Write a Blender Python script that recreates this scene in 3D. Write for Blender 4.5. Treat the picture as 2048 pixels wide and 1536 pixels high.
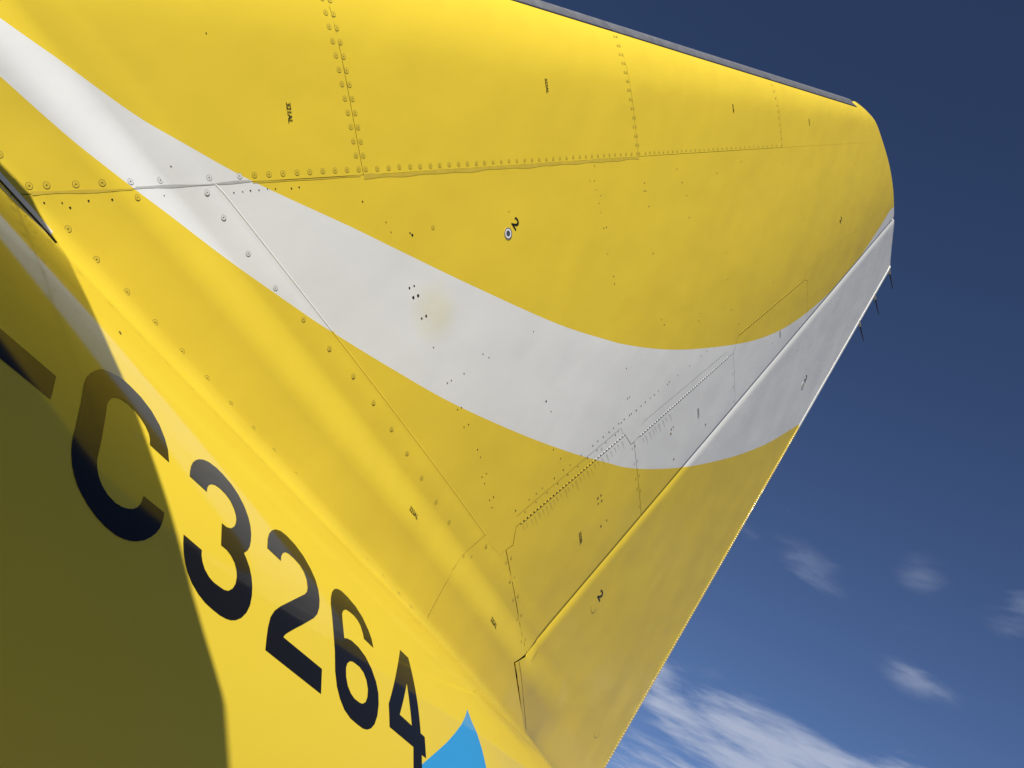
import bpy, bmesh, math, random
import numpy as np
from mathutils import Vector, Matrix
from mathutils.geometry import delaunay_2d_cdt

random.seed(7)
for o in list(bpy.data.objects):
    bpy.data.objects.remove(o)
SC = bpy.context.scene
COL = SC.collection

# ------------------------------------------------------------------ camera
# world: x aft, y starboard, z up, origin at the root of the fin's leading edge (metres)
RM = np.array([[0.41981, -0.75634, 0.50171], [0.67285, -0.11164, -0.73131], [0.60913, 0.64458, 0.46203]])
CP = np.array([0.80359, -2.71361, -0.70647])
FP = 1727.0
cam = bpy.data.cameras.new('camera')
cam.sensor_width = 36.0
cam.lens = 36.0 * FP / 2048.0
cam.clip_start = 0.05
cam.clip_end = 9000
camo = bpy.data.objects.new('camera', cam)
M = Matrix([[RM[0][i], -RM[1][i], -RM[2][i], CP[i]] for i in range(3)] + [[0, 0, 0, 1]])
camo.matrix_world = M
COL.objects.link(camo)
SC.camera = camo
SC.render.resolution_x = 1024
SC.render.resolution_y = 768

# ------------------------------------------------------------------ sun, sky, exposure
SUN = Vector((-0.85, -0.268, 0.49)).normalized()
sun_el = math.asin(SUN.z)
sun_az = math.atan2(SUN.x, SUN.y)          # clockwise from +y
sl = bpy.data.lights.new('sun', 'SUN')
sl.energy = 5.0
sl.angle = math.radians(0.53)
sl.color = (1.0, 0.955, 0.88)
so = bpy.data.objects.new('sun', sl)
so.rotation_euler = SUN.to_track_quat('Z', 'Y').to_euler()
COL.objects.link(so)

W = bpy.data.worlds.new('World')
SC.world = W
W.use_nodes = True
nt = W.node_tree
nt.nodes.clear()
def N(t, **kw):
    n = nt.nodes.new(t)
    for k, v in kw.items():
        setattr(n, k, v)
    return n
def L(a, b):
    nt.links.new(a, b)
def MATH(op, a, b=None, c=None, clamp=False):
    n = N('ShaderNodeMath', operation=op, use_clamp=clamp)
    for i, v in enumerate((a, b, c)):
        if v is None:
            continue
        if hasattr(v, 'node'):
            L(v, n.inputs[i])
        else:
            n.inputs[i].default_value = v
    return n.outputs[0]
sky = N('ShaderNodeTexSky', sky_type='NISHITA', sun_disc=False)
sky.sun_elevation = sun_el
sky.sun_rotation = sun_az
sky.altitude = 3000
sky.air_density = 1.0
sky.dust_density = 0.2
sky.ozone_density = 4.0
# thin high cloud: a flat layer seen in perspective (direction / height), broken by noise
tc = N('ShaderNodeTexCoord')
sep = N('ShaderNodeSeparateXYZ')
L(tc.outputs['Generated'], sep.inputs[0])
zc = MATH('MAXIMUM', sep.outputs[2], 0.03)
px_ = MATH('DIVIDE', sep.outputs[0], zc)
py_ = MATH('DIVIDE', sep.outputs[1], zc)
cmb = N('ShaderNodeCombineXYZ')
L(px_, cmb.inputs[0]); L(py_, cmb.inputs[1])
def blob(cx, cy, rx, ry, ang=0.0):
    dx = MATH('SUBTRACT', px_, cx); dy = MATH('SUBTRACT', py_, cy)
    ca, sa = math.cos(ang), math.sin(ang)
    ax = MATH('ADD', MATH('MULTIPLY', dx, ca / rx), MATH('MULTIPLY', dy, sa / rx))
    ay = MATH('ADD', MATH('MULTIPLY', dx, -sa / ry), MATH('MULTIPLY', dy, ca / ry))
    d = MATH('ADD', MATH('MULTIPLY', ax, ax), MATH('MULTIPLY', ay, ay))
    return MATH('SUBTRACT', 1.0, d, clamp=True)
CLOUDS = True
blobs = None
for b in [(3.75, 1.18, 1.05, 0.80, -0.12, 1.15), (3.25, 0.72, 0.42, 0.30, 0.3, 0.8), (3.05, 1.62, 0.36, 0.22, 0, 0.75), (5.2, 1.7, 1.6, 1.2, 0, 0.9),
          (3.95, -1.24, 0.45, 0.26, -0.3, 1.1), (3.5, -1.42, 0.22, 0.14, 0, 0.9), (2.35, -0.85, 0.5, 0.3, 0.2, 0.5), (6.0, -2.0, 1.4, 0.9, 0, 0.9),
          (2.25, 0.53, 0.24, 0.15, 0.1, 0.42), (1.83, 0.26, 0.19, 0.14, 0.2, 0.44), (1.78, 0.485, 0.11, 0.07, 0.3, 0.24), (1.97, 0.80, 0.30, 0.14, 0.25, 0.36), (1.79, 0.90, 0.10, 0.08, 0, 0.30)]:
    v = MATH('MULTIPLY', blob(*b[:5]), b[5])
    blobs = v if blobs is None else MATH('MAXIMUM', blobs, v)
mp = N('ShaderNodeMapping')
mp.inputs['Rotation'].default_value = (0, 0, 0.18)
mp.inputs['Scale'].default_value = (1.35, 0.85, 1.0)
L(cmb.outputs[0], mp.inputs[0])
def noise(scale, detail, rough, dist=0.0, vec=None):
    n = N('ShaderNodeTexNoise')
    n.inputs['Scale'].default_value = scale
    n.inputs['Detail'].default_value = detail
    n.inputs['Roughness'].default_value = rough
    n.inputs['Distortion'].default_value = dist
    L(vec if vec is not None else mp.outputs[0], n.inputs['Vector'])
    return n.outputs['Fac']
nz = noise(2.8, 8, 0.52, 0.35)
nzf = noise(10.0, 6, 0.55, 0.2)
nb = noise(0.38, 3, 0.5, 0.0, cmb.outputs[0])
# scattered cloud everywhere else, more of it towards the horizon
field = MATH('MULTIPLY', MATH('SUBTRACT', nb, 0.60, clamp=True), 4.0)
lowsky = MATH('MULTIPLY_ADD', sep.outputs[2], -3.2, 1.15, clamp=True)
field = MATH('MULTIPLY', field, lowsky)
cov = MATH('MAXIMUM', blobs, field)
tex = MATH('ADD', MATH('MULTIPLY', nz, 0.75), MATH('MULTIPLY', nzf, 0.25))
m1 = MATH('ADD', MATH('MULTIPLY', cov, 0.75), MATH('MULTIPLY', MATH('SUBTRACT', tex, 0.5), 2.0))
mr_ = N('ShaderNodeMapRange', interpolation_type='SMOOTHSTEP')
L(m1, mr_.inputs['Value'])
mr_.inputs['From Min'].default_value = 0.12; mr_.inputs['From Max'].default_value = 0.85
mask = MATH('MULTIPLY', mr_.outputs['Result'], MATH('MULTIPLY', cov, 2.0, clamp=True))
mask = MATH('MULTIPLY', mask, 0.85)
mix = N('ShaderNodeMix', data_type='RGBA')
L(mask, mix.inputs['Factor'])
skyt = N('ShaderNodeMix', data_type='RGBA', blend_type='MULTIPLY')
skyt.inputs['Factor'].default_value = 1.0
L(sky.outputs[0], skyt.inputs['A'])
skyt.inputs['B'].default_value = (1.0, 0.97, 1.08, 1)
L(skyt.outputs['Result'], mix.inputs['A'])
mix.inputs['B'].default_value = (6.6, 7.4, 9.4, 1)
bg = N('ShaderNodeBackground')
bg.inputs['Strength'].default_value = 0.05
L(mix.outputs['Result'], bg.inputs['Color'])
ow = N('ShaderNodeOutputWorld')
L(bg.outputs[0], ow.inputs['Surface'])

SC.view_settings.view_transform = 'Standard'
SC.view_settings.look = 'None'
SC.view_settings.exposure = 0.45
SC.view_settings.gamma = 1.0
SC.view_settings.use_curve_mapping = False

# ------------------------------------------------------------------ materials
def mat(name, col, rough=0.5, metal=0.0, spec=0.5, bump=None, var=None, rvar=None, coat=0.0):
    m = bpy.data.materials.new(name)
    m.use_nodes = True
    t = m.node_tree
    b = t.nodes['Principled BSDF']
    b.inputs['Base Color'].default_value = (*col, 1)
    b.inputs['Roughness'].default_value = rough
    b.inputs['Metallic'].default_value = metal
    b.inputs['Specular IOR Level'].default_value = spec
    b.inputs['Coat Weight'].default_value = coat
    b.inputs['Coat Roughness'].default_value = 0.04
    g = t.nodes.new('ShaderNodeTexCoord')
    if var:
        n = t.nodes.new('ShaderNodeTexNoise')
        n.inputs['Scale'].default_value = var[0]
        n.inputs['Detail'].default_value = 6
        t.links.new(g.outputs['Object'], n.inputs['Vector'])
        r = t.nodes.new('ShaderNodeMix'); r.data_type = 'RGBA'
        r.inputs['A'].default_value = (*[c * (1 - var[1]) for c in col], 1)
        r.inputs['B'].default_value = (*[min(1, c * (1 + var[1])) for c in col], 1)
        t.links.new(n.outputs['Fac'], r.inputs['Factor'])
        t.links.new(r.outputs['Result'], b.inputs['Base Color'])
    if rvar:
        n = t.nodes.new('ShaderNodeTexNoise')
        n.inputs['Scale'].default_value = rvar[0]
        n.inputs['Detail'].default_value = 5
        t.links.new(g.outputs['Object'], n.inputs['Vector'])
        mr = t.nodes.new('ShaderNodeMapRange')
        mr.inputs['From Min'].default_value = 0.3; mr.inputs['From Max'].default_value = 0.7
        mr.inputs['To Min'].default_value = rough; mr.inputs['To Max'].default_value = rvar[1]
        t.links.new(n.outputs['Fac'], mr.inputs['Value'])
        t.links.new(mr.outputs['Result'], b.inputs['Roughness'])
    if bump:
        prev = None
        for sc_, dist in bump:
            n = t.nodes.new('ShaderNodeTexNoise')
            n.inputs['Scale'].default_value = sc_
            n.inputs['Detail'].default_value = 2
            t.links.new(g.outputs['Object'], n.inputs['Vector'])
            bn = t.nodes.new('ShaderNodeBump')
            bn.inputs['Strength'].default_value = 1.0
            bn.inputs['Distance'].default_value = dist
            t.links.new(n.outputs['Fac'], bn.inputs['Height'])
            if prev:
                t.links.new(prev.outputs[0], bn.inputs['Normal'])
            prev = bn
        t.links.new(prev.outputs[0], b.inputs['Normal'])
    return m
PB = [(1.6, 0.012), (9.0, 0.0009)]
YEL = (0.81, 0.595, 0.043)
WHT = (0.78, 0.785, 0.755)
m_yel = mat('yellow_paint', YEL, 0.09, bump=PB, var=(1.1, 0.025), rvar=(3.0, 0.16))
m_wht = mat('white_paint', WHT, 0.09, bump=PB, var=(1.3, 0.02), rvar=(3.0, 0.16))
def stain(m, c, r, col, f):
    t = m.node_tree; b = t.nodes['Principled BSDF']; src = b.inputs['Base Color'].links[0].from_socket
    g = t.nodes.new('ShaderNodeTexCoord'); d = t.nodes.new('ShaderNodeVectorMath'); d.operation = 'DISTANCE'
    sc_ = t.nodes.new('ShaderNodeTexNoise'); sc_.inputs['Scale'].default_value = 9
    t.links.new(g.outputs['Object'], sc_.inputs['Vector'])
    t.links.new(g.outputs['Object'], d.inputs[0]); d.inputs[1].default_value = c
    mr = t.nodes.new('ShaderNodeMapRange'); mr.inputs['From Min'].default_value = r; mr.inputs['From Max'].default_value = r * 0.2; mr.interpolation_type = 'SMOOTHSTEP'
    t.links.new(d.outputs['Value'], mr.inputs['Value'])
    mm = t.nodes.new('ShaderNodeMath'); mm.operation = 'MULTIPLY'; t.links.new(mr.outputs['Result'], mm.inputs[0]); t.links.new(sc_.outputs['Fac'], mm.inputs[1])
    m2 = t.nodes.new('ShaderNodeMath'); m2.operation = 'MULTIPLY'; t.links.new(mm.outputs[0], m2.inputs[0]); m2.inputs[1].default_value = f
    x = t.nodes.new('ShaderNodeMix'); x.data_type = 'RGBA'; t.links.new(m2.outputs[0], x.inputs['Factor']); t.links.new(src, x.inputs['A']); x.inputs['B'].default_value = (*col, 1)
    t.links.new(x.outputs['Result'], b.inputs['Base Color'])
stain(m_wht, (2.55, -0.26, 0.92), 0.16, (0.74, 0.68, 0.36), 0.7)
m_fus = mat('yellow_fuselage_paint', YEL, 0.07, bump=[(1.3, 0.003)], var=(0.9, 0.02))
m_fusw = mat('white_fuselage_paint', WHT, 0.07)
m_blk = mat('black_paint', (0.009, 0.008, 0.006), 0.07)
m_blu = mat('blue_paint', (0.04, 0.33, 0.66), 0.07)
m_ink = mat('black_stencil', (0.012, 0.010, 0.006), 0.4)
m_lem = mat('leading_edge_metal', (0.30, 0.305, 0.32), 0.38, metal=0.75, var=(14, 0.10), rvar=(20, 0.5))
m_dark = mat('gap_shadow', (0.03, 0.026, 0.012), 0.7)
m_seal = mat('aged_sealant', (0.62, 0.45, 0.04), 0.5, var=(30, 0.18))
m_sealw = mat('grey_sealant', (0.46, 0.46, 0.43), 0.5, var=(30, 0.3))
m_footw = mat('pale_reflection', (0.80, 0.79, 0.72), 0.3)  # pale colour for the white reflection painted along the fairing foot
m_grime = mat('grime_ring', (0.16, 0.11, 0.02), 0.6)
m_grimew = mat('grime_ring_grey', (0.24, 0.24, 0.23), 0.6)
m_steel = mat('steel', (0.42, 0.41, 0.40), 0.35, metal=0.9)
m_blackr = mat('black_rubber', (0.015, 0.015, 0.015), 0.5)

# ------------------------------------------------------------------ surfaces of the aircraft
XL, XTR, XTT, XHR, XHT, HH = 4.79239, 5.76399, 6.58354, 4.18226, 6.07601, 5.7516
def _cr(pts, sub=8):
    out = []; P = [pts[0]] + list(pts) + [pts[-1]]
    for i in range(1, len(P) - 2):
        p0, p1, p2, p3 = [np.array(P[k]) for k in (i - 1, i, i + 1, i + 2)]
        for j in range(sub):
            t = j / sub
            out.append(tuple(0.5 * (2 * p1 + (p2 - p0) * t + (2 * p0 - 5 * p1 + 4 * p2 - p3) * t * t + (3 * p1 - p0 - 3 * p2 + p3) * t ** 3)))
    return out + [tuple(pts[-1])]
TIPO = [(4.70, 5.60), (4.73, 5.659), (4.762, 5.706), (4.90, 5.80), (5.068, 5.897), (5.253, 5.942), (5.54, 5.988), (5.823, 5.992), (6.108, 5.955), (6.227, 5.926), (6.556, 5.758), (6.62, 5.72)]
TIPO = _cr(TIPO)
TX = [a for a, b in TIPO]; TZ = [b for a, b in TIPO]
def zt(x):
    return float(np.interp(x, TX, TZ))
def xle(z): return XL * z / HH
def xte(z): return XTR + (XTT - XTR) * z / HH
def xhg(z): return XHR + (XHT - XHR) * z / HH
def sstep(a, b, v):
    t = min(1, max(0, (v - a) / (b - a))); return t * t * (3 - 2 * t)
_us = np.linspace(0, 1, 8001)
_sl = np.interp(_us, [0, .05, .07, .09, .115, .15, .25, .35, .45, .55, .65, .75, .9, 1.0], [.24, .24, .19, .13, .055, .034, .022, .008, -.015, -.048, -.082, -.103, -.103, -.095])
_k = np.exp(-0.5 * (np.linspace(-3, 3, 241)) ** 2); _k /= _k.sum()
_sl = np.convolve(np.pad(_sl, 120, mode='edge'), _k, mode='valid')
def _naca(u): return 0.5 * (.2969 * math.sqrt(u) - .126 * u - .3516 * u * u + .2843 * u ** 3 - .1036 * u ** 4)
_i0 = int(0.05 * 8000)
_tt = np.concatenate([[0], np.cumsum((_sl[1:] + _sl[:-1]) / 2 / 8000)]); _tt += _naca(0.05) - _tt[_i0]
_TL = [float(max(v, 0.0006)) for v in _tt]
def thick_form(u):
    if u < 0.05:
        return _naca(u)
    k = u * 8000; i = min(7999, int(k)); f = k - i
    return _TL[i] * (1 - f) + _TL[i + 1] * f
def flare(x, z):
    if z >= 0.5:
        return 0.0
    f = 0.003 * (1 - sstep(0.45, 0.5, z)) + 0.042 * (1 - sstep(0.22, 0.39, z)) + 0.012 * (1 - sstep(0.0, 0.2, z))
    if z < 0.12:
        f += 1.3 * 0.012 * math.log(1 + math.exp((0.018 - max(z, -0.24)) / 0.012))
    return f * (1 - 0.35 * sstep(3.9, 5.0, x))
def Y(x, z, fl=True):
    le = xle(z); te = xte(z); c = te - le
    u = min(1, max(0, (x - le) / c))
    y = 1.12 * c * thick_form(u) + 0.004 * min(1, u * 20)
    if x > 4.6 and z > 5.4:
        w = 0.06; d = zt(x) - z
        if d < w:
            d = max(0, d) / w; y *= math.sqrt(max(0, d * (2 - d)))
    if fl:
        y += flare(x, z)
    return y
def YR(x, z):                      # rudder: rounded nose standing a little proud of the fin
    d = x - xhg(z); y = Y(x, z, False) + 0.003
    if z < 0.5: y += flare(x, z) * (1 - 0.9 * sstep(0.05, 0.8, d))
    if d < 0.075:
        y -= 0.011 * sstep(0.2, 0.5, z) * (1 - max(0, d) / 0.075) ** 2
    return y
def normal_of(fn, x, z):
    e = 0.002
    gx = (fn(x + e, z) - fn(x - e, z)) / (2 * e); gz = (fn(x, z + e) - fn(x, z - e)) / (2 * e)
    return Vector((-gx, -1, -gz)).normalized()     # port side, surface y = -fn
FN = 1.8182                        # exponent of the fuselage section
def fab(x):
    if x < 0:
        t = sstep(-5.0, 0.0, x)
        return (1.985 + (1.8253 - 1.985) * t ** 1.4 if x > -5 else 1.985), (2.0 + (1.6056 - 2.0) * t ** 1.2 if x > -5 else 2.0)
    return max(0.1, 1.8253 - 0.1553 * x), max(0.1, 1.6056 - 0.1381 * x)
def ftop(x): return 0.0358 + 0.0088 * x - 0.04 * sstep(3.4, 4.8, x) - 0.09 * sstep(4.5, 5.7, x) - 0.05 * max(0, x - 6)
def fpt(x, th, off=0.0):
    a, b = fab(x); s_, c_ = math.sin(th), math.cos(th)
    P = Vector((x, -a * math.copysign(abs(s_) ** (2 / FN), s_), ftop(x) - b + b * math.copysign(abs(c_) ** (2 / FN), c_)))
    if off: P += fnorm(P) * off
    return P
def fimp(P):
    a, b = fab(P[0]); return (abs(P[1]) / a) ** FN + (abs(P[2] - ftop(P[0]) + b) / b) ** FN - 1
def fnorm(P):
    e = 1e-3; g = []
    for k in range(3):
        p = list(P); q = list(P); p[k] += e; q[k] -= e; g.append(fimp(p) - fimp(q))
    return Vector(g).normalized()
def ray(u, v):
    d = RM.T @ np.array([(u - 1024) / FP, (v - 768) / FP, 1.0]); return d / np.linalg.norm(d)
def march(g, d, t0=0.4, t1=14, st=0.03):
    t = t0
    while t < t1 and g(CP + t * d) < 0:
        t += st
    if t >= t1:
        return None
    lo, hi = t - st, t
    for _ in range(26):
        m = (lo + hi) / 2
        if g(CP + m * d) < 0: lo = m
        else: hi = m
    return CP + lo * d
def UF(u, v, fn=Y):                # pixel of the photograph -> (x, z) on the port skin of the fin
    d = ray(u, v)
    P = march(lambda P: P[1] + fn(P[0], P[2]), d)
    if P is None:
        P = CP + d * ((-CP[1] - 0.02) / d[1])
    return (float(P[0]), float(P[2]))
def UB(u, v):                      # pixel -> (x, arc length from the crown) on the fuselage
    d = ray(u, v)
    P = march(lambda P: -fimp(P), d)
    a, b = fab(P[0]); n2 = FN / 2
    th = math.atan2((abs(P[1]) / a) ** n2, (abs(P[2] - ftop(P[0]) + b) / b) ** n2)
    return (float(P[0]), float(th))
def S(scale, ox, oy, pts):
    return [(ox + a * scale, oy + b * scale) for a, b in pts]
K = 700 / 2048.0

# ------------------------------------------------------------------ object helpers
def link(name, me, parent=None, mats=()):
    o = bpy.data.objects.new(name, me)
    COL.objects.link(o)
    if parent is not None: o.parent = parent
    for m in mats:
        if me is not None and m.name not in [x.name for x in me.materials if x]:
            me.materials.append(m)
    return o
def empty(name, label, cat, group=None):
    o = bpy.data.objects.new(name, None); COL.objects.link(o)
    o['label'] = label; o['category'] = cat
    if group: o['group'] = group
    return o
def inside(pt, poly):
    x, y = pt; c = False; j = len(poly) - 1
    for i in range(len(poly)):
        xi, yi = poly[i]; xj, yj = poly[j]
        if (yi > y) != (yj > y) and x < (xj - xi) * (y - yi) / (yj - yi) + xi: c = not c
        j = i
    return c
def densify(pts, step=0.05, closed=True):
    out = []; n = len(pts)
    for i in range(n if closed else n - 1):
        a = pts[i]; b = pts[(i + 1) % n]
        k = max(1, int(math.hypot(b[0] - a[0], b[1] - a[1]) / step))
        for j in range(k):
            out.append((a[0] + (b[0] - a[0]) * j / k, a[1] + (b[1] - a[1]) * j / k))
    if not closed: out.append(pts[-1])
    return out
def smooth(pts, sub=6):            # Catmull-Rom through the points
    out = []
    P = [pts[0]] + list(pts) + [pts[-1]]
    for i in range(1, len(P) - 2):
        p0, p1, p2, p3 = [np.array(P[k]) for k in (i - 1, i, i + 1, i + 2)]
        for j in range(sub):
            t = j / sub
            out.append(tuple(0.5 * (2 * p1 + (p2 - p0) * t + (2 * p0 - 5 * p1 + 4 * p2 - p3) * t * t + (3 * p1 - p0 - 3 * p2 + p3) * t ** 3)))
    out.append(tuple(pts[-1]))
    return out
def area(poly):
    return 0.5 * sum(poly[i][0] * poly[(i + 1) % len(poly)][1] - poly[(i + 1) % len(poly)][0] * poly[i][1] for i in range(len(poly)))
def inset(chains):
    """chains: list of (points, gap); consecutive chains share end points. Returns the polygon moved inwards by each edge's gap."""
    edges = []
    for pts, g in chains:
        for a, b in zip(pts[:-1], pts[1:]):
            if math.hypot(a[0] - b[0], a[1] - b[1]) > 1e-6: edges.append((np.array(a), np.array(b), g))
    poly = [tuple(e[0]) for e in edges]
    sgn = 1 if area(poly) > 0 else -1
    out = []
    n = len(edges)
    for i in range(n):
        a0, b0, g0 = edges[i - 1]; a1, b1, g1 = edges[i]
        d0 = (b0 - a0) / np.linalg.norm(b0 - a0); d1 = (b1 - a1) / np.linalg.norm(b1 - a1)
        n0 = sgn * np.array([-d0[1], d0[0]]); n1 = sgn * np.array([-d1[1], d1[0]])
        p0 = a0 + n0 * g0; p1 = a1 + n1 * g1
        cr = d0[0] * d1[1] - d0[1] * d1[0]
        if abs(cr) < 0.05:
            q = a1 + (n0 * g0 + n1 * g1) / 2
        else:
            w = p1 - p0
            t = (w[0] * d1[1] - w[1] * d1[0]) / cr
            q = p0 + d0 * t
            if np.linalg.norm(q - a1) > 6 * max(g0, g1, 1e-4): q = a1 + (n0 * g0 + n1 * g1) / 2
        out.append((float(q[0]), float(q[1])))
    return out
def skin(name, poly, fn, zones, parent, mats, step=0.06, off=0.0, rows=(), extra=(), holes=(), thick=0.005, lift=None):
    """Thin curved sheet over a polygon in the fin's side plane; zones = polygons painted with material 1.."""
    loops = [densify(poly, step)] + [densify(h, step) for h in holes]
    V = []; E = []
    for lp in loops:
        s = len(V); V += lp; E += [(s + i, s + (i + 1) % len(lp)) for i in range(len(lp))]
    nb = len(loops[0])
    for zp in zones:
        s = len(V); V += zp; E += [(s + i, s + (i + 1) % len(zp)) for i in range(len(zp))]
    for lp in extra:
        s = len(V); V += lp; E += [(s + i, s + i + 1) for i in range(len(lp) - 1)]
    xs = [p[0] for p in poly]; zs = [p[1] for p in poly]
    i0 = math.floor(min(xs) / step); i1 = math.ceil(max(xs) / step)
    j0 = math.floor(min(zs) / step); j1 = math.ceil(max(zs) / step)
    for i in range(i0, i1 + 1):
        for j in range(j0, j1 + 1):
            p = ((i + 0.5 * (j % 2)) * step, j * step)
            if inside(p, poly) and not any(inside(p, h) for h in holes): V.append(p)
    vo, eo, fo, ov, oe, of = delaunay_2d_cdt([Vector(p) for p in V], E, [], 0, 1e-5)
    vo = [(v.x, v.y) for v in vo]
    F = []; MI = []
    for f in fo:
        c = (sum(vo[k][0] for k in f) / len(f), sum(vo[k][1] for k in f) / len(f))
        if not inside(c, poly) or any(inside(c, h) for h in holes): continue
        mi = 0
        for k, zp in enumerate(zones):
            if inside(c, zp): mi = k + 1
        a = vo[f[0]]; b = vo[f[1]]; d = vo[f[2]]
        ar = (b[0] - a[0]) * (d[1] - a[1]) - (b[1] - a[1]) * (d[0] - a[0])
        if abs(ar) < 1e-10: continue
        F.append(tuple(f) if (ar > 0) == (lift is None) else tuple(reversed(f))); MI.append(mi)
    used = sorted({k for f in F for k in f}); mp_ = {k: i for i, k in enumerate(used)}
    if lift is None:
        P3 = [Vector((vo[k][0], -(fn(*vo[k]) + off), vo[k][1])) for k in used]
        NN = [normal_of(fn, *vo[k]) for k in used]
    else:
        P3 = [lift(*vo[k])[0] for k in used]; NN = [lift(*vo[k])[1] for k in used]
    F = [tuple(mp_[k] for k in f) for f in F]
    # turn the rim inwards so that the sheet has an edge
    nv = len(P3)
    if thick:
        cnt = {}
        for f in F:
            for k in range(len(f)):
                e = (f[k], f[(k + 1) % len(f)]); cnt[e] = 1
        rim = [e for e in cnt if (e[1], e[0]) not in cnt]
        m2 = {}
        for a, b in rim:
            for k in (a, b):
                if k not in m2:
                    m2[k] = len(P3); P3.append(P3[k] - NN[k] * thick); NN.append(NN[k])
        for a, b in rim:
            F.append((a, m2[a], m2[b], b)); MI.append(MI[0] if not zones else (1 if any(inside(((vo[used[a]][0] + vo[used[b]][0]) / 2, (vo[used[a]][1] + vo[used[b]][1]) / 2), zp) for zp in zones) else 0))
    me = bpy.data.meshes.new(name)
    me.from_pydata([tuple(p) for p in P3], [], F)
    o = link(name, me, parent, mats)
    for m in mats[len(me.materials):]: me.materials.append(m)
    me.polygons.foreach_set('material_index', MI)
    me.polygons.foreach_set('use_smooth', [True] * len(F))
    me.validate()
    me.normals_split_custom_set_from_vertices([tuple(n) for n in NN])
    return o
def grid_mesh(name, P, parent, mats, closed_v=False):
    nu = len(P); nv = len(P[0]); V = [tuple(p) for r in P for p in r]; F = []
    for i in range(nu - 1):
        for j in range(nv if closed_v else nv - 1):
            j2 = (j + 1) % nv
            F.append((i * nv + j, i * nv + j2, (i + 1) * nv + j2, (i + 1) * nv + j))
    me = bpy.data.meshes.new(name); me.from_pydata(V, [], F)
    me.polygons.foreach_set('use_smooth', [True] * len(F))
    return link(name, me, parent, mats)
def tube(bm, a, b, r0, r1=None, n=10, cap=True):
    a = Vector(a); b = Vector(b); r1 = r0 if r1 is None else r1
    q = (b - a).to_track_quat('Z', 'Y'); A = []; B = []
    for i in range(n):
        v = q @ Vector((math.cos(2 * math.pi * i / n), math.sin(2 * math.pi * i / n), 0))
        A.append(bm.verts.new(a + v * r0)); B.append(bm.verts.new(b + v * r1))
    for i in range(n):
        bm.faces.new((A[i], A[(i + 1) % n], B[(i + 1) % n], B[i]))
    if cap:
        bm.faces.new(list(reversed(A))); bm.faces.new(B)
def box(bm, lo, hi, mtx=None):
    vs = []
    for x in (lo[0], hi[0]):
        for y in (lo[1], hi[1]):
            for z in (lo[2], hi[2]):
                v = Vector((x, y, z)); vs.append(bm.verts.new(mtx @ v if mtx else v))
    for f in ((0, 1, 3, 2), (4, 6, 7, 5), (0, 4, 5, 1), (2, 3, 7, 6), (0, 2, 6, 4), (1, 5, 7, 3)):
        bm.faces.new([vs[k] for k in f])
def bmobj(name, bm, parent, mats, smooth_=False):
    bmesh.ops.recalc_face_normals(bm, faces=bm.faces)
    me = bpy.data.meshes.new(name); bm.to_mesh(me); bm.free()
    if smooth_: me.polygons.foreach_set('use_smooth', [True] * len(me.polygons))
    return link(name, me, parent, mats)
def frame(fn, x, z, off=0.0, spin=0.0):
    n = normal_of(fn, x, z)
    X = Vector((1, 0, 0)); X = (X - n * X.dot(n)).normalized(); Yv = n.cross(X)
    m = Matrix((X, Yv, n)).transposed().to_4x4()
    m.translation = Vector((x, -fn(x, z), z)) + n * off
    return m @ Matrix.Rotation(spin, 4, 'Z')

# ------------------------------------------------------------------ ground
gm = mat('concrete', (0.20, 0.165, 0.115), 0.85, var=(0.35, 0.2))
GZ = -5.95
g = bmesh.new()
box(g, (-3000, -3000, GZ - 0.3), (3000, 3000, GZ))
go = bmobj('ground', g, None, [gm]); go['kind'] = 'structure'
go['label'] = 'grey concrete apron under the aircraft'

# ------------------------------------------------------------------ aircraft
plane = empty('aircraft', 'yellow and white airliner tail with black registration lettering', 'aircraft')
plane.location = (0, 0, 0)

# --- fuselage
FX = [-9 + 0.25 * i for i in range(36)] + [0.05 * i for i in range(0, 131)] + [6.6, 6.8, 7.0, 7.2, 7.4]
rows = []
for x in FX:
    rows.append([fpt(x, 2 * math.pi * j / 144) for j in range(144)])
fus = grid_mesh('fuselage', rows, plane, [m_fus, m_fusw], True)
fme = fus.data
fme.flip_normals()
for p in fme.polygons:
    if sum(fme.vertices[v].co.x for v in p.vertices) / 4 < -2.5: p.material_index = 1
bmf = bmesh.new(); r_ = fab(7.4)[1]
tube(bmf, (7.38, 0, ftop(7.4) - r_), (7.44, 0, ftop(7.4) - r_), r_ * 1.02, r_ * 0.9, 32)
bmobj('tail_exhaust', bmf, fus, [m_steel])

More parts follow.
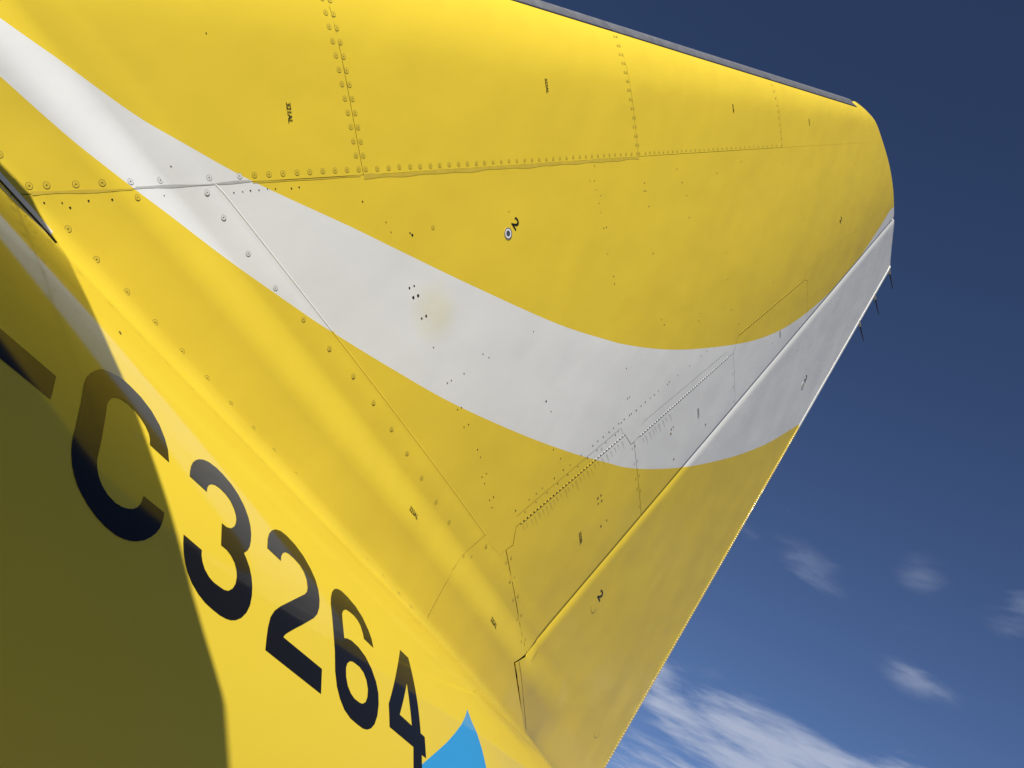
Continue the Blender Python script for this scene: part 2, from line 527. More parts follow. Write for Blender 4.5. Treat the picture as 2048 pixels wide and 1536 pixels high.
# --- registration letters and livery on the fuselage, traced, then laid on the curved skin
HY = [(-170, 511), (112, 753), (101, 799), (-190, 564)]
K2 = 240 / 2048.0; K3 = 240 / 1843.0
LC = S(K2, 120, 720, [(1530, 1445)]) + S(K3, 120, 900, [(1673, 188)]) + S(K2, 120, 720, [(1840, 1530), (1790, 1350), (1700, 1120), (1560, 870), (1380, 635), (1200, 450), (1070, 330), (960, 262), (830, 197), (740, 165), (680, 158), (600, 180), (530, 220), (460, 290), (420, 380), (395, 510), (340, 810), (290, 1040), (230, 1270), (205, 1390), (190, 1530)]) \
    + S(K3, 120, 900, [(170, 90), (185, 250), (215, 390), (260, 540), (320, 670), (420, 850), (550, 1030), (700, 1190), (850, 1310), (980, 1372), (1080, 1400), (1190, 1405), (1290, 1388), (1390, 1340), (1470, 1280), (1530, 1200), (1570, 1110), (1590, 1030), (1598, 962), (1283, 708), (1270, 770), (1230, 840), (1180, 885), (1120, 905), (1050, 905), (960, 880), (850, 815), (730, 690), (640, 540), (590, 400), (568, 270), (565, 190), (575, 110), (600, 0)]) \
    + S(K2, 120, 720, [(690, 1440), (740, 1160), (785, 900), (800, 770), (825, 705), (870, 660), (930, 640), (1000, 650), (1080, 690), (1180, 765), (1280, 870), (1370, 990), (1450, 1115), (1510, 1250), (1530, 1350)])
K4 = 180 / 1536.0; K5 = 180 / 1455.0
L3 = S(K4, 350, 900, [(247, 447), (540, 713), (548, 640), (570, 597), (620, 578), (680, 595), (760, 650), (860, 750), (940, 860), (1000, 990), (1035, 1110), (1043, 1190), (1032, 1260), (1005, 1310), (950, 1338), (880, 1318), (795, 1248)]) \
    + S(K5, 350, 1060, [(740, 245), (830, 320), (900, 410), (960, 530), (990, 650), (995, 760), (975, 870), (930, 945), (860, 985), (790, 968), (720, 920), (620, 845), (550, 765), (480, 640), (440, 510), (425, 400), (430, 325), (135, 72), (128, 220), (135, 380), (160, 540), (200, 690), (270, 860), (370, 1030), (480, 1170), (600, 1280), (720, 1375), (820, 1430), (900, 1455), (980, 1452), (1070, 1415), (1150, 1335), (1210, 1210), (1240, 1060), (1247, 910), (1235, 760), (1200, 600), (1150, 460), (1110, 368), (1170, 325), (1205, 265), (1222, 180), (1228, 80)]) \
    + S(K4, 350, 900, [(1297, 1430), (1285, 1300), (1250, 1150), (1180, 960), (1080, 765), (960, 585), (820, 420), (700, 300), (580, 210), (490, 168), (410, 158), (350, 175), (300, 215), (270, 280), (252, 370)])
L2 = S(160 / 683.0, 510, 1040, [(103, 238), (220, 348), (222, 310), (235, 282), (258, 272), (285, 285), (330, 325), (380, 380), (415, 440), (440, 510), (448, 575), (443, 610), (425, 633), (320, 685), (215, 738), (165, 775), (130, 830), (108, 920), (96, 1010), (86, 1108), (562, 1486), (570, 1272), (240, 1000), (252, 978), (280, 958), (400, 893), (500, 836), (530, 800), (547, 745), (550, 680), (540, 600), (515, 510), (470, 410), (410, 305), (340, 210), (270, 135), (220, 95), (175, 80), (145, 88), (120, 115), (107, 160)])
K7 = 130 / 644.0
L6 = S(K7, 650, 1160, [(478, 672), (384, 580), (375, 530), (350, 450), (320, 395), (285, 350), (240, 312), (205, 290), (180, 300), (168, 330), (172, 400), (190, 577), (215, 578), (260, 600), (330, 665), (400, 760), (460, 880), (505, 1010), (527, 1120), (530, 1230), (518, 1340), (490, 1425), (455, 1468), (415, 1480), (375, 1470), (320, 1430), (250, 1370), (190, 1285), (145, 1170), (115, 1050), (98, 900), (95, 700), (85, 560), (70, 370), (55, 230), (57, 170), (68, 120), (90, 90), (120, 87), (160, 108), (220, 165), (300, 260), (370, 370), (430, 500), (460, 585)])
H6 = S(K7, 650, 1160, [(245, 802), (220, 822), (207, 870), (208, 960), (225, 1050), (255, 1125), (290, 1175), (340, 1215), (370, 1227), (400, 1210), (418, 1160), (423, 1080), (408, 990), (380, 915), (340, 858), (295, 822), (270, 805)])
L4 = S(1 / 6, 760, 1280, [(238, 118), (338, 215), (400, 480), (450, 760), (487, 1120), (535, 1165), (552, 1418), (500, 1378), (503, 1536), (504, 1690), (400, 1600), (399, 1450), (398, 1280), (112, 1040), (102, 765), (155, 570), (195, 380)])
H4 = S(1 / 6, 760, 1280, [(320, 518), (235, 895), (380, 1028), (365, 870), (345, 700)])
SK = S(1 / 6, 760, 1280, [(1047, 832), (1020, 920), (975, 1015), (900, 1115), (800, 1230), (700, 1320), (505, 1490), (300, 1640), (80, 1760), (900, 2050), (1310, 1760), (1275, 1536), (1220, 1300), (1160, 1110), (1100, 980)])
def fus_decal(name, outer, holes, m, label=None, off=0.0006):
    def lift(x, s):
        th = s / 1.3
        P = fpt(x, th, off)
        return P, fnorm(P)
    def cv(pts):
        r = [UB(*p) for p in pts]; return [(x, th * 1.3) for x, th in r]
    o = skin(name, cv(outer), None, [], fus, [m], 0.03, holes=[cv(h) for h in holes], thick=0, lift=lift)
    if label: o['label'] = label
    return o
fus_decal('registration_hyphen', HY, [], m_blk, 'black hyphen')
fus_decal('registration_letter', LC, [], m_blk, 'black letter C')
fus_decal('registration_digit', L3, [], m_blk, 'black digit 3')
fus_decal('registration_digit', L2, [], m_blk, 'black digit 2')
fus_decal('registration_digit', L6, [H6], m_blk, 'black digit 6')
fus_decal('registration_digit', L4, [H4], m_blk, 'black digit 4')
fus_decal('livery_sickle', SK, [], m_blu, 'blue pointed livery shape', 0.0004)

# --- fin: lines of the photograph laid on the fin
def UL(pts, fn=Y): return [UF(*p, fn) for p in pts]
DST = 0.09                                      # width of the bare metal leading edge
def lestrip(z): return (xle(z) + DST, z)
SPAR = UL([(62, 388), (265, 378), (430, 368), (580, 359), (727, 350), (1000, 332), (1277, 313), (1420, 304), (1565, 295), (1735, 285)])
e_ = np.array(SPAR[0]) - (np.array(SPAR[2]) - np.array(SPAR[0])) / 0.46 * 0.19
SPAR0 = [(float(e_[0]), float(e_[1]))]
BAND_UP = S(K, 0, 0, [(0, 105), (340, 345), (780, 665), (1060, 830), (1480, 1062), (2048, 1325)]) + S(K, 600, 500, [(575, 0), (1000, 205), (1500, 430), (1800, 527)]) + S(K, 1200, 450, [(150, 700), (300, 722), (450, 730), (600, 722), (800, 697), (950, 660), (1100, 590), (1250, 480), (1400, 340), (1500, 220), (1645, 0)]) + [(1779, 422)]
BAND_LO = S(K, 0, 0, [(0, 445), (200, 625), (460, 850), (780, 1100), (1000, 1265), (1355, 1536)]) + S(K, 600, 500, [(0, 355), (180, 475), (530, 690), (900, 900), (1300, 1080), (1600, 1190), (1800, 1245)]) + S(K, 1200, 450, [(150, 1418), (300, 1428), (500, 1415), (700, 1375), (850, 1330), (1000, 1265), (1170, 1160)])
bu = UL(BAND_UP); bl = UL(BAND_LO)
def ext(pts, k):
    a = np.array(pts[0]); b = np.array(pts[1]); d = (a - b) / np.linalg.norm(a - b)
    return [tuple(a + d * k)] + list(pts)
bu = smooth(ext(bu, 1.4), 6); bl = smooth(ext(bl, 1.6), 6)
bu.append((bu[-1][0] + 0.1, bu[-1][1] + 0.25)); bu.append((7.6, 6.6)); bu.append((7.6, 2.9))
bl.append((bl[-1][0] + 0.25, bl[-1][1] + 0.12))
BAND = bu + list(reversed(bl))
def seam_le(a, b):                              # seam on the leading edge panel, run on to the metal strip
    A = UF(*a); B = UF(*b)
    d = (A[0] - B[0], A[1] - B[1]); t = 0
    P = list(B)
    for k in range(400):
        t = k * 0.006; P = (B[0] + d[0] * t, B[1] + d[1] * t)
        if P[0] <= xle(P[1]) + DST: break
    return [P, B]
S1 = seam_le((655, 0), (727, 350)); S2 = seam_le((1230, 70), (1277, 313)); S3 = seam_le((1545, 168), (1565, 295))
SPAR[4] = S1[1]; SPAR[6] = S2[1]; SPAR[8] = S3[1]
FSEAM = smooth(UL([(430, 368), (497, 470), (600, 600), (655, 658), (800, 832), (880, 960), (957, 1092)], lambda x, z: Y(x, z, False)), 3)
FSEAM = [(x, max(z, 0.5)) if i not in (0,) else SPAR[2] for i, (x, z) in enumerate(FSEAM)]
FSEAM = [(x, 0.505) if i else SPAR[2] for i, (x, z) in enumerate(FSEAM)]
SPAR_END = SPAR[-1]
HTOP = 5.93
def hpt(z): return (xhg(z), z)
HG = [hpt(z) for z in np.linspace(0.25, HTOP, 40)]
def onh(u, v):
    x, z = UF(u, v); return hpt(z)
hA = onh(1050, 1302); hB = onh(1282, 1028); hC = onh(1470, 808); hD = onh(1613.6, 640); hE = onh(1742, 492)
p1_ = UL([(1012, 1100), (1026, 1090), (1032, 1054), (1040, 1047), (1250, 869), (1262, 889), (1268, 884)])
p2_ = UL([(1268, 884), (1276, 875), (1458, 713), (1467, 707)])
p3_ = UL([(1467, 707), (1473, 684), (1477, 670), (1608, 560), (1615, 561)])
p4_ = UL([(1615, 561), (1622, 536), (1690, 476), (1728, 452)])
def hseg(a, b):
    n = 10; return [hpt(a[1] + (b[1] - a[1]) * i / n) for i in range(n + 1)]
TH, TN, TV = 0.0032, 0.0011, 0.0003             # half gaps: hinge, normal seam, painted-over seam
tipz = lambda x: zt(x)
# the tip outline from the leading edge round to the hinge
TIPL = [(xle(5.60), 5.60), (xle(5.63), 5.63)] + [(x, zt(x)) for x in np.linspace(4.73, 6.13, 80)]
hx = TIPL[-1]
HTOP = hx[1]
tipstart = (xle(5.575) , 5.575)

fin = None
zones = [BAND]
mats = [m_yel, m_wht]
# main box skin
gapT = TN
spar_box = SPAR[2:]                              # from (430,368) to the tip
sp_tip = (5.12, zt(5.12))
tip_box = [(x, z) for x, z in TIPL if x > SPAR_END[0] + 0.01]
boxp = [(spar_box[0:3], TN), (spar_box[2:5], TV), (spar_box[4:7], TN), (spar_box[6:], TV),
        ([SPAR_END] + [(SPAR_END[0] + 0.02, zt(SPAR_END[0] + 0.02))], 0.0003),
        ([(SPAR_END[0] + 0.02, zt(SPAR_END[0] + 0.02))] + [t for t in tip_box if SPAR_END[0] + 0.04 < t[0] < 6.12], 0.0)]
last = boxp[-1][0][-1]
hstart = hpt(zt(6.125))
boxp += [([last, hstart], 0.0), (hseg(hstart, hE), 0.003), ([hE] + list(reversed(p4_)), TV), (list(reversed(p3_)), TN), (list(reversed(p2_)), TN), (list(reversed(p1_)), TN)]
sA = UF(1000, 1110); sB = UF(972, 1080)
boxp += [([p1_[0], sA, sB, FSEAM[-1]], TV), (list(reversed(FSEAM)), 0.0004)]
tiprows = [[(x, zt(x) - d) for x in np.linspace(SPAR_END[0] + 0.03, 6.1, 50)] for d in (0.002, 0.006, 0.012, 0.02, 0.032, 0.046, 0.062)]
fin = skin('tail_fin', inset(boxp), Y, zones, plane, mats, 0.06, extra=tiprows)
fin['label'] = 'yellow and white vertical tail fin'
core_pts = []
for sgn in (-1, 1):
    rws = []
    for k in range(41):
        u = (k / 40.0) ** 1.6; r = []
        for j in range(70):
            v = j / 69.0
            ztop = 5.6
            for _ in range(25):
                ztop = zt(xle(ztop) + u * (xte(ztop) - xle(ztop)))
            z = -0.12 + v * (ztop - 0.03 + 0.12)
            x = xle(z) + u * (xte(z) - xle(z))
            ins = 0.012 + 0.012 * sstep(-0.06, 0.0, x - xhg(z)) * (1 - sstep(0.1, 0.2, x - xhg(z)))
            y = max(0.0, min(Y(x, z, False), YR(x, z) if x > xhg(z) else 9) - ins)
            r.append(Vector((max(x, xle(z) + 0.02), sgn * y, z)))
        rws.append(r)
    grid_mesh('inner_structure', rws, fin, [m_dark])
PORT = []
def fpanel(name, chains, fn=Y, parent=None, step=0.06, extra=(), label=None, zs=None):
    o = skin(name, inset(chains), fn, zones if zs is None else zs, parent or fin, mats, step, extra=extra)
    if label: o['label'] = label
    PORT.append(o)
    return o
def lest(za, zb, n=24): return [lestrip(za + (zb - za) * i / n) for i in range(n + 1)]
fairrows = [[(x, z) for x in np.arange(0.9, 5.2, 0.05)] for z in (-0.06, -0.045, -0.03, -0.015, 0.0, 0.02, 0.045, 0.07, 0.1, 0.14, 0.18, 0.21, 0.24, 0.27, 0.3, 0.33, 0.36, 0.39, 0.42)]
# leading edge panels between strip and front spar
fpanel('leading_edge_panel', [(lest(-0.12, S1[0][1]), TN), (S1, TN), ([SPAR[4], SPAR[3], SPAR[2], SPAR[1], SPAR[0]] + SPAR0, TN), ([SPAR0[0], lestrip(-0.12)], 0)], step=0.035, extra=[[(x, z) for x, z in r if x < 1.75] for r in [[(xx - 0.9, zz) for xx, zz in rr] for rr in fairrows]])
fpanel('leading_edge_panel', [(lest(S1[0][1], S2[0][1]), TN), (S2, TN), ([SPAR[6], SPAR[5], SPAR[4]], TV), (list(reversed(S1)), TN)])
fpanel('leading_edge_panel', [(lest(S2[0][1], S3[0][1]), TN), (S3, TN), ([SPAR[8], SPAR[7], SPAR[6]], TN), (list(reversed(S2)), TN)])
lep = [(x, z) for x, z in TIPL if x < SPAR_END[0]]
ZS = 5.575
tr2 = [[(x, zt(x) - d) for x in np.linspace(4.75, SPAR_END[0] + 0.01, 26)] for d in (0.002, 0.006, 0.012, 0.02, 0.032, 0.046, 0.062)] + [[(xle(z) + d, z) for z in np.linspace(5.58, 5.69, 12)] for d in (0.001, 0.003, 0.007, 0.014, 0.024, 0.04, 0.06)]
fpanel('fin_tip_panel', [(lest(S3[0][1], ZS), TN), ([lestrip(ZS), (xle(ZS), ZS)], TN), ([(xle(ZS), ZS)] + lep + [(SPAR_END[0] + 0.02, zt(SPAR_END[0] + 0.02))], 0.0), ([(SPAR_END[0] + 0.02, zt(SPAR_END[0] + 0.02)), SPAR_END, SPAR[8]], TV), (list(reversed(S3)), TN)], extra=tr2)
# fairing panels along the root
ZB = -0.07
Ynf = Y
FV = [FSEAM[-1]] + UL([(905, 1140), (880, 1188), (852, 1252)])
FV.append((FV[-1][0] + 0.02, ZB))
fpanel('fairing_panel', [([SPAR0[0], SPAR[0], SPAR[1], SPAR[2]], TN), (FSEAM, 0.0004), (FV, 0.0009), ([FV[-1], (SPAR0[0][0], ZB)], 0), ([(SPAR0[0][0], ZB), SPAR0[0]], TN)], extra=fairrows)
rA = UF(1028, 1325); rB = UF(1043, 1420); rC = UF(1050, 1462)
rD = (5.30, 0.033)
fpanel('fairing_panel', [([FSEAM[-1], sB, sA, p1_[0]], TV), ([p1_[0], hA], 0.0022), ([hA, (rA[0] + 0.003, rA[1])], TH), ([(rA[0] + 0.003, rA[1]), rB, rC], 0.002), ([rC, rD], 0.003), ([rD, (5.30, -0.06), (4.4, -0.05), FV[-1]], 0), (list(reversed(FV)), 0.0009)], extra=fairrows)
# access panels ahead of the rudder hinge
fpanel('access_panel', [(p1_, 0.0022), ([p1_[-1], hB], 0.0018), (hseg(hB, hA), TH), ([hA, p1_[0]], 0.0022)])
fpanel('access_panel', [(p2_, 0.0018), ([p2_[-1], hC], TN), (hseg(hC, hB), TH), ([hB, p2_[0]], 0.0018)])
fpanel('access_panel', [(p3_, 0.0014), ([p3_[-1], hD], TN), (hseg(hD, hC), TH), ([hC, p3_[0]], TN)])
fpanel('access_panel', [(p4_, TV), ([p4_[-1], hE], TV), (hseg(hE, hD), TH), ([hD, p4_[0]], TN)])
def bead(name, pts, fn, par, r=0.005, prot=0.0015):
    pts = densify(pts, 0.02, False)
    bm = bmesh.new(); prv = None
    for x, z in pts:
        P = Vector((x, -(fn(x, z) + prot - r), z)); k = len(bm.faces)
        if prv is not None:
            tube(bm, prv, P, r, n=8, cap=False)
            bm.faces.ensure_lookup_table()
            if inside((x, z), BAND):
                for f in bm.faces[k:]: f.material_index = 1
        prv = P
    return bmobj(name, bm, par, [m_yel, m_wht], True)
bead('sealant_bead', FSEAM, Y, fin)
# bare metal leading edge, in lengths
def le_strip(za, zb):
    prof = [0, .0004, .0015, .004, .008, .014, .022, .032, .045, .06, .075, DST - 0.003]
    rws = []
    n = max(4, int((zb - za) / 0.1))
    for i in range(n + 1):
        z = za + 0.0012 + (zb - za - 0.0024) * i / n
        row = [Vector((xle(z) + d, -(Y(xle(z) + d, z) + 0.002), z)) for d in reversed(prof)]
        row += [Vector((xle(z) + d, Y(xle(z) + d, z) + 0.002, z)) for d in prof[1:]]
        row = [row[0] + Vector((0, 0.008, 0))] + row + [row[-1] - Vector((0, 0.008, 0))]
        rws.append(row)
    return grid_mesh('leading_edge_strip', rws, fin, [m_lem])
le_strip(-0.12, S1[0][1]); le_strip(S1[0][1], S2[0][1]); le_strip(S2[0][1], S3[0][1]); le_strip(S3[0][1], ZS)

# --- rudder
ZR = -0.03
TEC = [(xte(z), z) for z in np.linspace(ZR, 5.735, 50)]
rt = [(x, zt(x)) for x in np.linspace(6.16, 6.53, 12)]
h0 = (xhg(5.94) + 0.004, 5.94)
hup = [(rA[0] + 0.005, rA[1])] + [hpt(z) for z in np.linspace(max(0.3, rA[1] + 0.05), zt(6.13), 50)]
rud_ch = [(hup, 0.0035), ([hup[-1]] + rt + [TEC[-1]], 0.0), (list(reversed(TEC)), 0.0), ([TEC[0], rD, rC], 0.003), ([rC, rB, hup[0]], 0.0045)]
nose = [[(xhg(z) + d, z) for z in np.linspace(0.3, 5.85, 60)] for d in (0.008, 0.016, 0.026, 0.038, 0.052, 0.068, 0.09)]
nose += [[(x, zt(x) - d) for x in np.linspace(6.17, 6.52, 10)] for d in (0.004, 0.012, 0.025, 0.045)]
RBAND = [(p_[0], p_[1]) for p_ in bl] + [(8.5, 4.0), (8.5, 7.0), (4.0, 7.0)]
rud = skin('rudder', inset(rud_ch), YR, [RBAND], plane, mats, 0.07, extra=nose)
rud['label'] = 'yellow and white rudder'
for src, par in [(fin, fin), (rud, rud)] + [(p, fin) for p in PORT]:      # starboard side, mirrored
    c = src.copy(); COL.objects.link(c); c.parent = par; c.scale = (1, -1, 1)
    if src in (fin, rud):
        c.name = 'starboard_skin'
    if 'label' in c: del c['label']
bm = bmesh.new(); prv = None
for k in range(16):
    x = rC[0] + (5.3 - rC[0]) * k / 15.0; z = rC[1] + (rD[1] - rC[1]) * k / 15.0
    P = Vector((x, -(YR(x, z) + 0.001), z + 0.004))
    if prv is not None: tube(bm, prv, P, 0.0045, n=8, cap=False)
    prv = P
bmobj('lower_edge_bead', bm, rud, [m_yel], True)
# trailing edge strip with its fasteners
bm = bmesh.new()
TEU = 0.008
for i in range(60):
    za, zb = ZR + (5.73 - ZR) * i / 60, ZR + (5.73 - ZR) * (i + 1) / 60
    vs = []
    for z in (za, zb):
        for dx, dy in ((-0.006, -0.012), (0.020, -0.010), (0.020, 0.010), (-0.006, 0.012)):
            vs.append(bm.verts.new((xte(z) + dx, dy, z)))
    for k in range(4):
        bm.faces.new((vs[k], vs[(k + 1) % 4], vs[4 + (k + 1) % 4], vs[4 + k]))
tes = bmobj('trailing_edge_strip', bm, rud, [m_yel, m_wht])
for p in tes.data.polygons:
    c = p.center
    if inside((c.x, c.z), BAND): p.material_index = 1
bm = bmesh.new()
z = ZR + 0.02
while z < 5.72:
    for s in (-1, 1):
        tube(bm, (xte(z) + 0.007, s * 0.009, z), (xte(z) + 0.007, s * 0.0125, z), 0.0050, 0.0035, 7)
    z += 0.021
ro = bmobj('trailing_edge_rivets', bm, rud, [m_wht]); ro['kind'] = 'stuff'
# static dischargers
for (u, v) in [(1778, 541), (1748.5, 589), (1718, 644)]:
    d = ray(u, v); P = CP + d * (-CP[1] / d[1]); z = float(P[2])
    bm = bmesh.new()
    a = Vector((xte(z) + 0.004, 0, z)); dr = Vector((1, -0.02, -0.05)).normalized()
    tube(bm, a - dr * 0.01, a + dr * 0.07, 0.017, 0.009, 10)
    b1 = bmobj('static_discharger', bm, rud, [m_sealw])
    bm = bmesh.new(); tube(bm, a + dr * 0.07, a + dr * 0.25, 0.007, 0.0035, 8)
    bmobj('discharger_rod', bm, rud, [m_blackr])

# --- fasteners
def screw_mesh(name, r, mh, mg):
    bm = bmesh.new(); n = 16
    def ring(rr, zz): return [bm.verts.new((rr * math.cos(2 * math.pi * i / n), rr * math.sin(2 * math.pi * i / n), zz)) for i in range(n)]
    prof = [(r, 0.0000, 1), (r * 0.99, 0.0003, 1), (r * 0.86, 0.00032, 0), (r * 0.55, 0.00034, 1), (r * 0.47, 0.00036, 0), (r * 0.24, 0.0004, 1)]
    R_ = [ring(a, b) for a, b, c in prof]
    for k in range(len(R_) - 1):
        for i in range(n):
            f = bm.faces.new((R_[k][i], R_[k][(i + 1) % n], R_[k + 1][(i + 1) % n], R_[k + 1][i])); f.material_index = prof[k][2]
    f = bm.faces.new(R_[-1]); f.material_index = 2
    me = bpy.data.meshes.new(name); bm.to_mesh(me); bm.free()
    for m in (mh, mg, m_ink): me.materials.append(m)
    return me
SCM = {}
def screw(u, v, r=0.0095, fn=Y, par=None):
    x, z = UF(u, v, fn)
    w = inside((x, z), BAND)
    key = (r, w)
    if key not in SCM: SCM[key] = screw_mesh('screw', r, m_wht if w else m_yel, m_grimew if w else m_grime)
    o = link('screw', SCM[key], par or fin)
    o.matrix_world = frame(fn, x, z, 0.0004, random.uniform(0, 1.5))
    return o
A1 = S(K, 600, 0, [(128, -10), (150, 73), (170, 156), (190, 240), (210, 324), (228, 408), (245, 492), (262, 576), (280, 660), (297, 742), (312, 826), (327, 909)])
A2 = S(K, 600, 0, [(174, 0), (195, 82), (215, 164), (235, 247), (254, 331), (271, 413), (289, 496), (306, 578), (322, 661), (339, 745), (355, 828), (369, 910)])
B1 = S(K, 0, 0, [(-4, 903), (170, 1088), (272, 1084), (443, 1078), (597, 1070), (763, 1062), (937, 1054), (1223, 1040), (1402, 1030), (1488, 1024), (1573, 1020), (1655, 1015), (1737, 1010), (1812, 1006), (1888, 1000), (1960, 997), (2030, 993)])
B2 = S(K, 600, 0, [(343, 991), (384, 989), (452, 987), (518, 983), (581, 976), (644, 975), (703, 974), (763, 970), (817, 967), (873, 962), (928, 960), (979, 958), (1032, 956), (1079, 952), (1130, 948), (1177, 945), (1223, 942), (1269, 941), (1315, 938), (1357, 936), (1400, 935), (1442, 932), (1482, 929), (1521, 926), (1560, 924), (1599, 920), (1637, 917), (1673, 915), (1708, 913), (1743, 911), (1778, 908), (1811, 907), (1844, 905), (1877, 904), (1908, 902), (1940, 901)])
C1 = S(K, 600, 0, [(1838, 213), (1858, 266), (1871, 318), (1886, 368), (1899, 421), (1911, 474), (1919, 526), (1929, 580), (1939, 633), (1949, 688), (1951, 741), (1959, 795), (1966, 848), (1972, 898)])
C2 = S(K, 600, 0, [(1852, 213), (1870, 266), (1886, 320), (1899, 370), (1911, 423), (1920, 475), (1931, 527), (1942, 582), (1951, 634), (1960, 688), (1965, 741), (1972, 795), (1980, 848), (1986, 898)])
D1 = S(K, 1200, 0, [(1005, 497), (1017, 535), (1027, 574), (1036, 615), (1042, 652), (1045, 690), (1050, 731), (1055, 771), (1060, 811), (1062, 850)])
D2 = [(1291 + 271 * i / 30.0, 306 - 15.5 * i / 30.0) for i in range(30)]
E1 = [(414, 385), (447, 435), (496, 507), (550.6, 576), (606.7, 639), (658.6, 697), (706.6, 752), (747, 805), (783, 858), (814, 907), (843, 956), (872, 1004), (898, 1044)]
E2 = [(136, 458), (193, 519), (253.6, 584), (310, 645), (363.6, 703), (413.5, 756.7), (460.7, 808), (506, 857.5), (547, 902), (590, 949.5), (631, 994.6), (667.7, 1036.6), (702.5, 1076), (736, 1113.5), (766.5, 1147.7), (797.6, 1185.7), (822, 1213.7)]
G1 = S(K, 600, 1011, [(1235, 307), (1253, 423), (1275, 527), (1293, 642), (1318, 785), (1205, 335), (1228, 443), (1248, 553), (1270, 668), (1295, 795)])
G2 = S(K, 600, 500, [(1963, 1143), (1975, 1232), (1985, 1318), (1993, 1405), (1946, 1160), (1957, 1250), (1965, 1340), (1972, 1398), (1983, 1500)])
G3 = S(K, 1200, 450, [(787, 855), (776, 870), (780, 945), (782, 1030)])
G4 = [(866, 455), (275, 395), (1203, 897), (972, 1092), (927, 1112), (942, 1115)]
for q_ in A1 + A2 + B1 + [(b[0], b[1]) for b in B2[:14]] + E2: screw(*q_)
for q_ in E1 + G4: screw(*q_, r=0.0088)
for q_ in B2[14:]: screw(*q_, r=0.008)
for q_ in C1 + C2 + D1 + G1 + G2 + G3: screw(*q_, r=0.0075)
for q_ in D2: screw(*q_, r=0.007)
# small rivets and plugged holes: real discs, too small to pick apart
def dots(name, groups, fn, par, m):
    bm = bmesh.new()
    for pts, r in groups:
        for (u, v) in pts:
            x, z = UF(u, v, fn); F_ = frame(fn, x, z, 0.0004)
            rr = r * random.uniform(0.8, 1.2)
            top = [bm.verts.new(F_ @ Vector((rr * 0.85 * math.cos(k * math.pi / 4), rr * 0.85 * math.sin(k * math.pi / 4), 0.0006))) for k in range(8)]
            bot = [bm.verts.new(F_ @ Vector((rr * math.cos(k * math.pi / 4), rr * math.sin(k * math.pi / 4), -0.0004))) for k in range(8)]
            bm.faces.new(top)
            for k in range(8): bm.faces.new((bot[k], bot[(k + 1) % 8], top[(k + 1) % 8], top[k]))
    o = bmobj(name, bm, par, [m]); o['kind'] = 'stuff'
    return o
row_a = S(K, 600, 500, [(1880, 1010), (1865, 1015), (1835, 1043), (1808, 1065), (1775, 1093), (1742, 1118), (1713, 1145), (1645, 1200), (1580, 1258), (1540, 1287), (1488, 1335), (1417, 1393), (1382, 1425), (1340, 1460), (1262, 1525), (1897, 990), (1928, 967), (1938, 958), (1967, 938), (1995, 912), (2020, 888), (1918, 868), (1929, 858)])
row_b = S(K, 600, 500, [(1862, 1062), (1845, 1083), (1790, 1127), (1738, 1172), (1683, 1217), (1626, 1265), (1567, 1315), (1508, 1367), (1446, 1420), (1381, 1475), (1316, 1532)])
row_c = S(K, 1200, 450, [(18, 1240), (53, 1213), (80, 1187), (110, 1163), (140, 1138), (172, 1113), (183, 1104), (213, 1085), (240, 1058), (265, 1036), (293, 1013), (318, 993), (343, 970), (395, 933), (405, 918), (455, 880), (525, 822), (590, 765), (625, 738), (162, 1015), (173, 1005), (155, 839)])
misc = [(725, 403), (923, 815), (915, 819), (937, 849), (928, 854), (955, 899), (961, 914), (964, 954), (969, 967), (973, 947), (987, 994), (979, 1000), (984, 1015), (1107, 899), (1121, 917), (867, 695), (966, 708), (978, 715), (928, 747), (1102, 823), (1067, 663)]
misc2 = S(K, 1200, 0, [(260, 1070), (258, 1118), (268, 1117), (285, 1208), (522, 1272), (480, 1067), (507, 1143), (450, 990), (685, 1013), (827, 945), (1073, 963), (1490, 955), (1185, 1115), (740, 1478), (310, 1483), (45, 1487), (22, 1335), (38, 1330), (1198, 1277)]) + S(K, 1200, 450, [(312, 165), (80, 300), (85, 343), (360, 553), (376, 583), (578, 561), (586, 518), (770, 494), (748, 317), (1014, 333), (812, 580), (1008, 690), (1295, 378), (1308, 375), (1110, 578)])
misc3 = S(K, 600, 0, [(503, 1300), (532, 1358), (1697, 1056), (1722, 1057), (1733, 1110), (1758, 1143), (1750, 1190), (1760, 1243), (1222, 1238), (1722, 970)]) + S(K, 0, 0, [(258, 1187), (363, 1187), (410, 1215), (518, 1175), (656, 1168), (960, 1145), (1368, 1127), (1420, 1122), (1465, 1115), (1515, 1112), (1565, 1105), (1612, 1105), (1705, 1102), (1750, 1095), (1000, 973), (1206, 194)])
panel_marks = S(400 / 2048.0, 950, 800, [(1258, 1005), (1290, 975), (1297, 1030), (1262, 1060), (1350, 1230), (1290, 1290), (2010, 300), (2030, 275), (2005, 345), (2035, 605)]) + [(1411, 849)]
dots('rivets', [(row_a + row_b, 0.0036), (row_c, 0.0038), (misc, 0.0030), (misc2, 0.0032), (misc3, 0.0026)], Y, fin, m_ink)
dots('faded_rivets', [(panel_marks, 0.007)], Y, fin, m_grime)
holes = S(K, 600, 500, [(640, 222), (663, 278), (712, 400), (691, 267), (738, 386), (1440, 885)]) + [(824.5, 470)]
holes_s = S(K, 600, 500, [(668, 210), (862, 778), (885, 763)]) + [(820, 466)]
dots('drain_holes', [(holes, 0.0056), (holes_s, 0.0036)], Y, fin, m_ink)
dots('rudder_rivets', [(S(K, 1200, 1011, [(1100, 30)]) + [(1455, 1064), (1427, 1110), (1385, 1203), (1328, 1262), (1300, 1330), (1595, 700), (1640, 740), (1666, 690)], 0.005)], YR, rud, m_grimew)

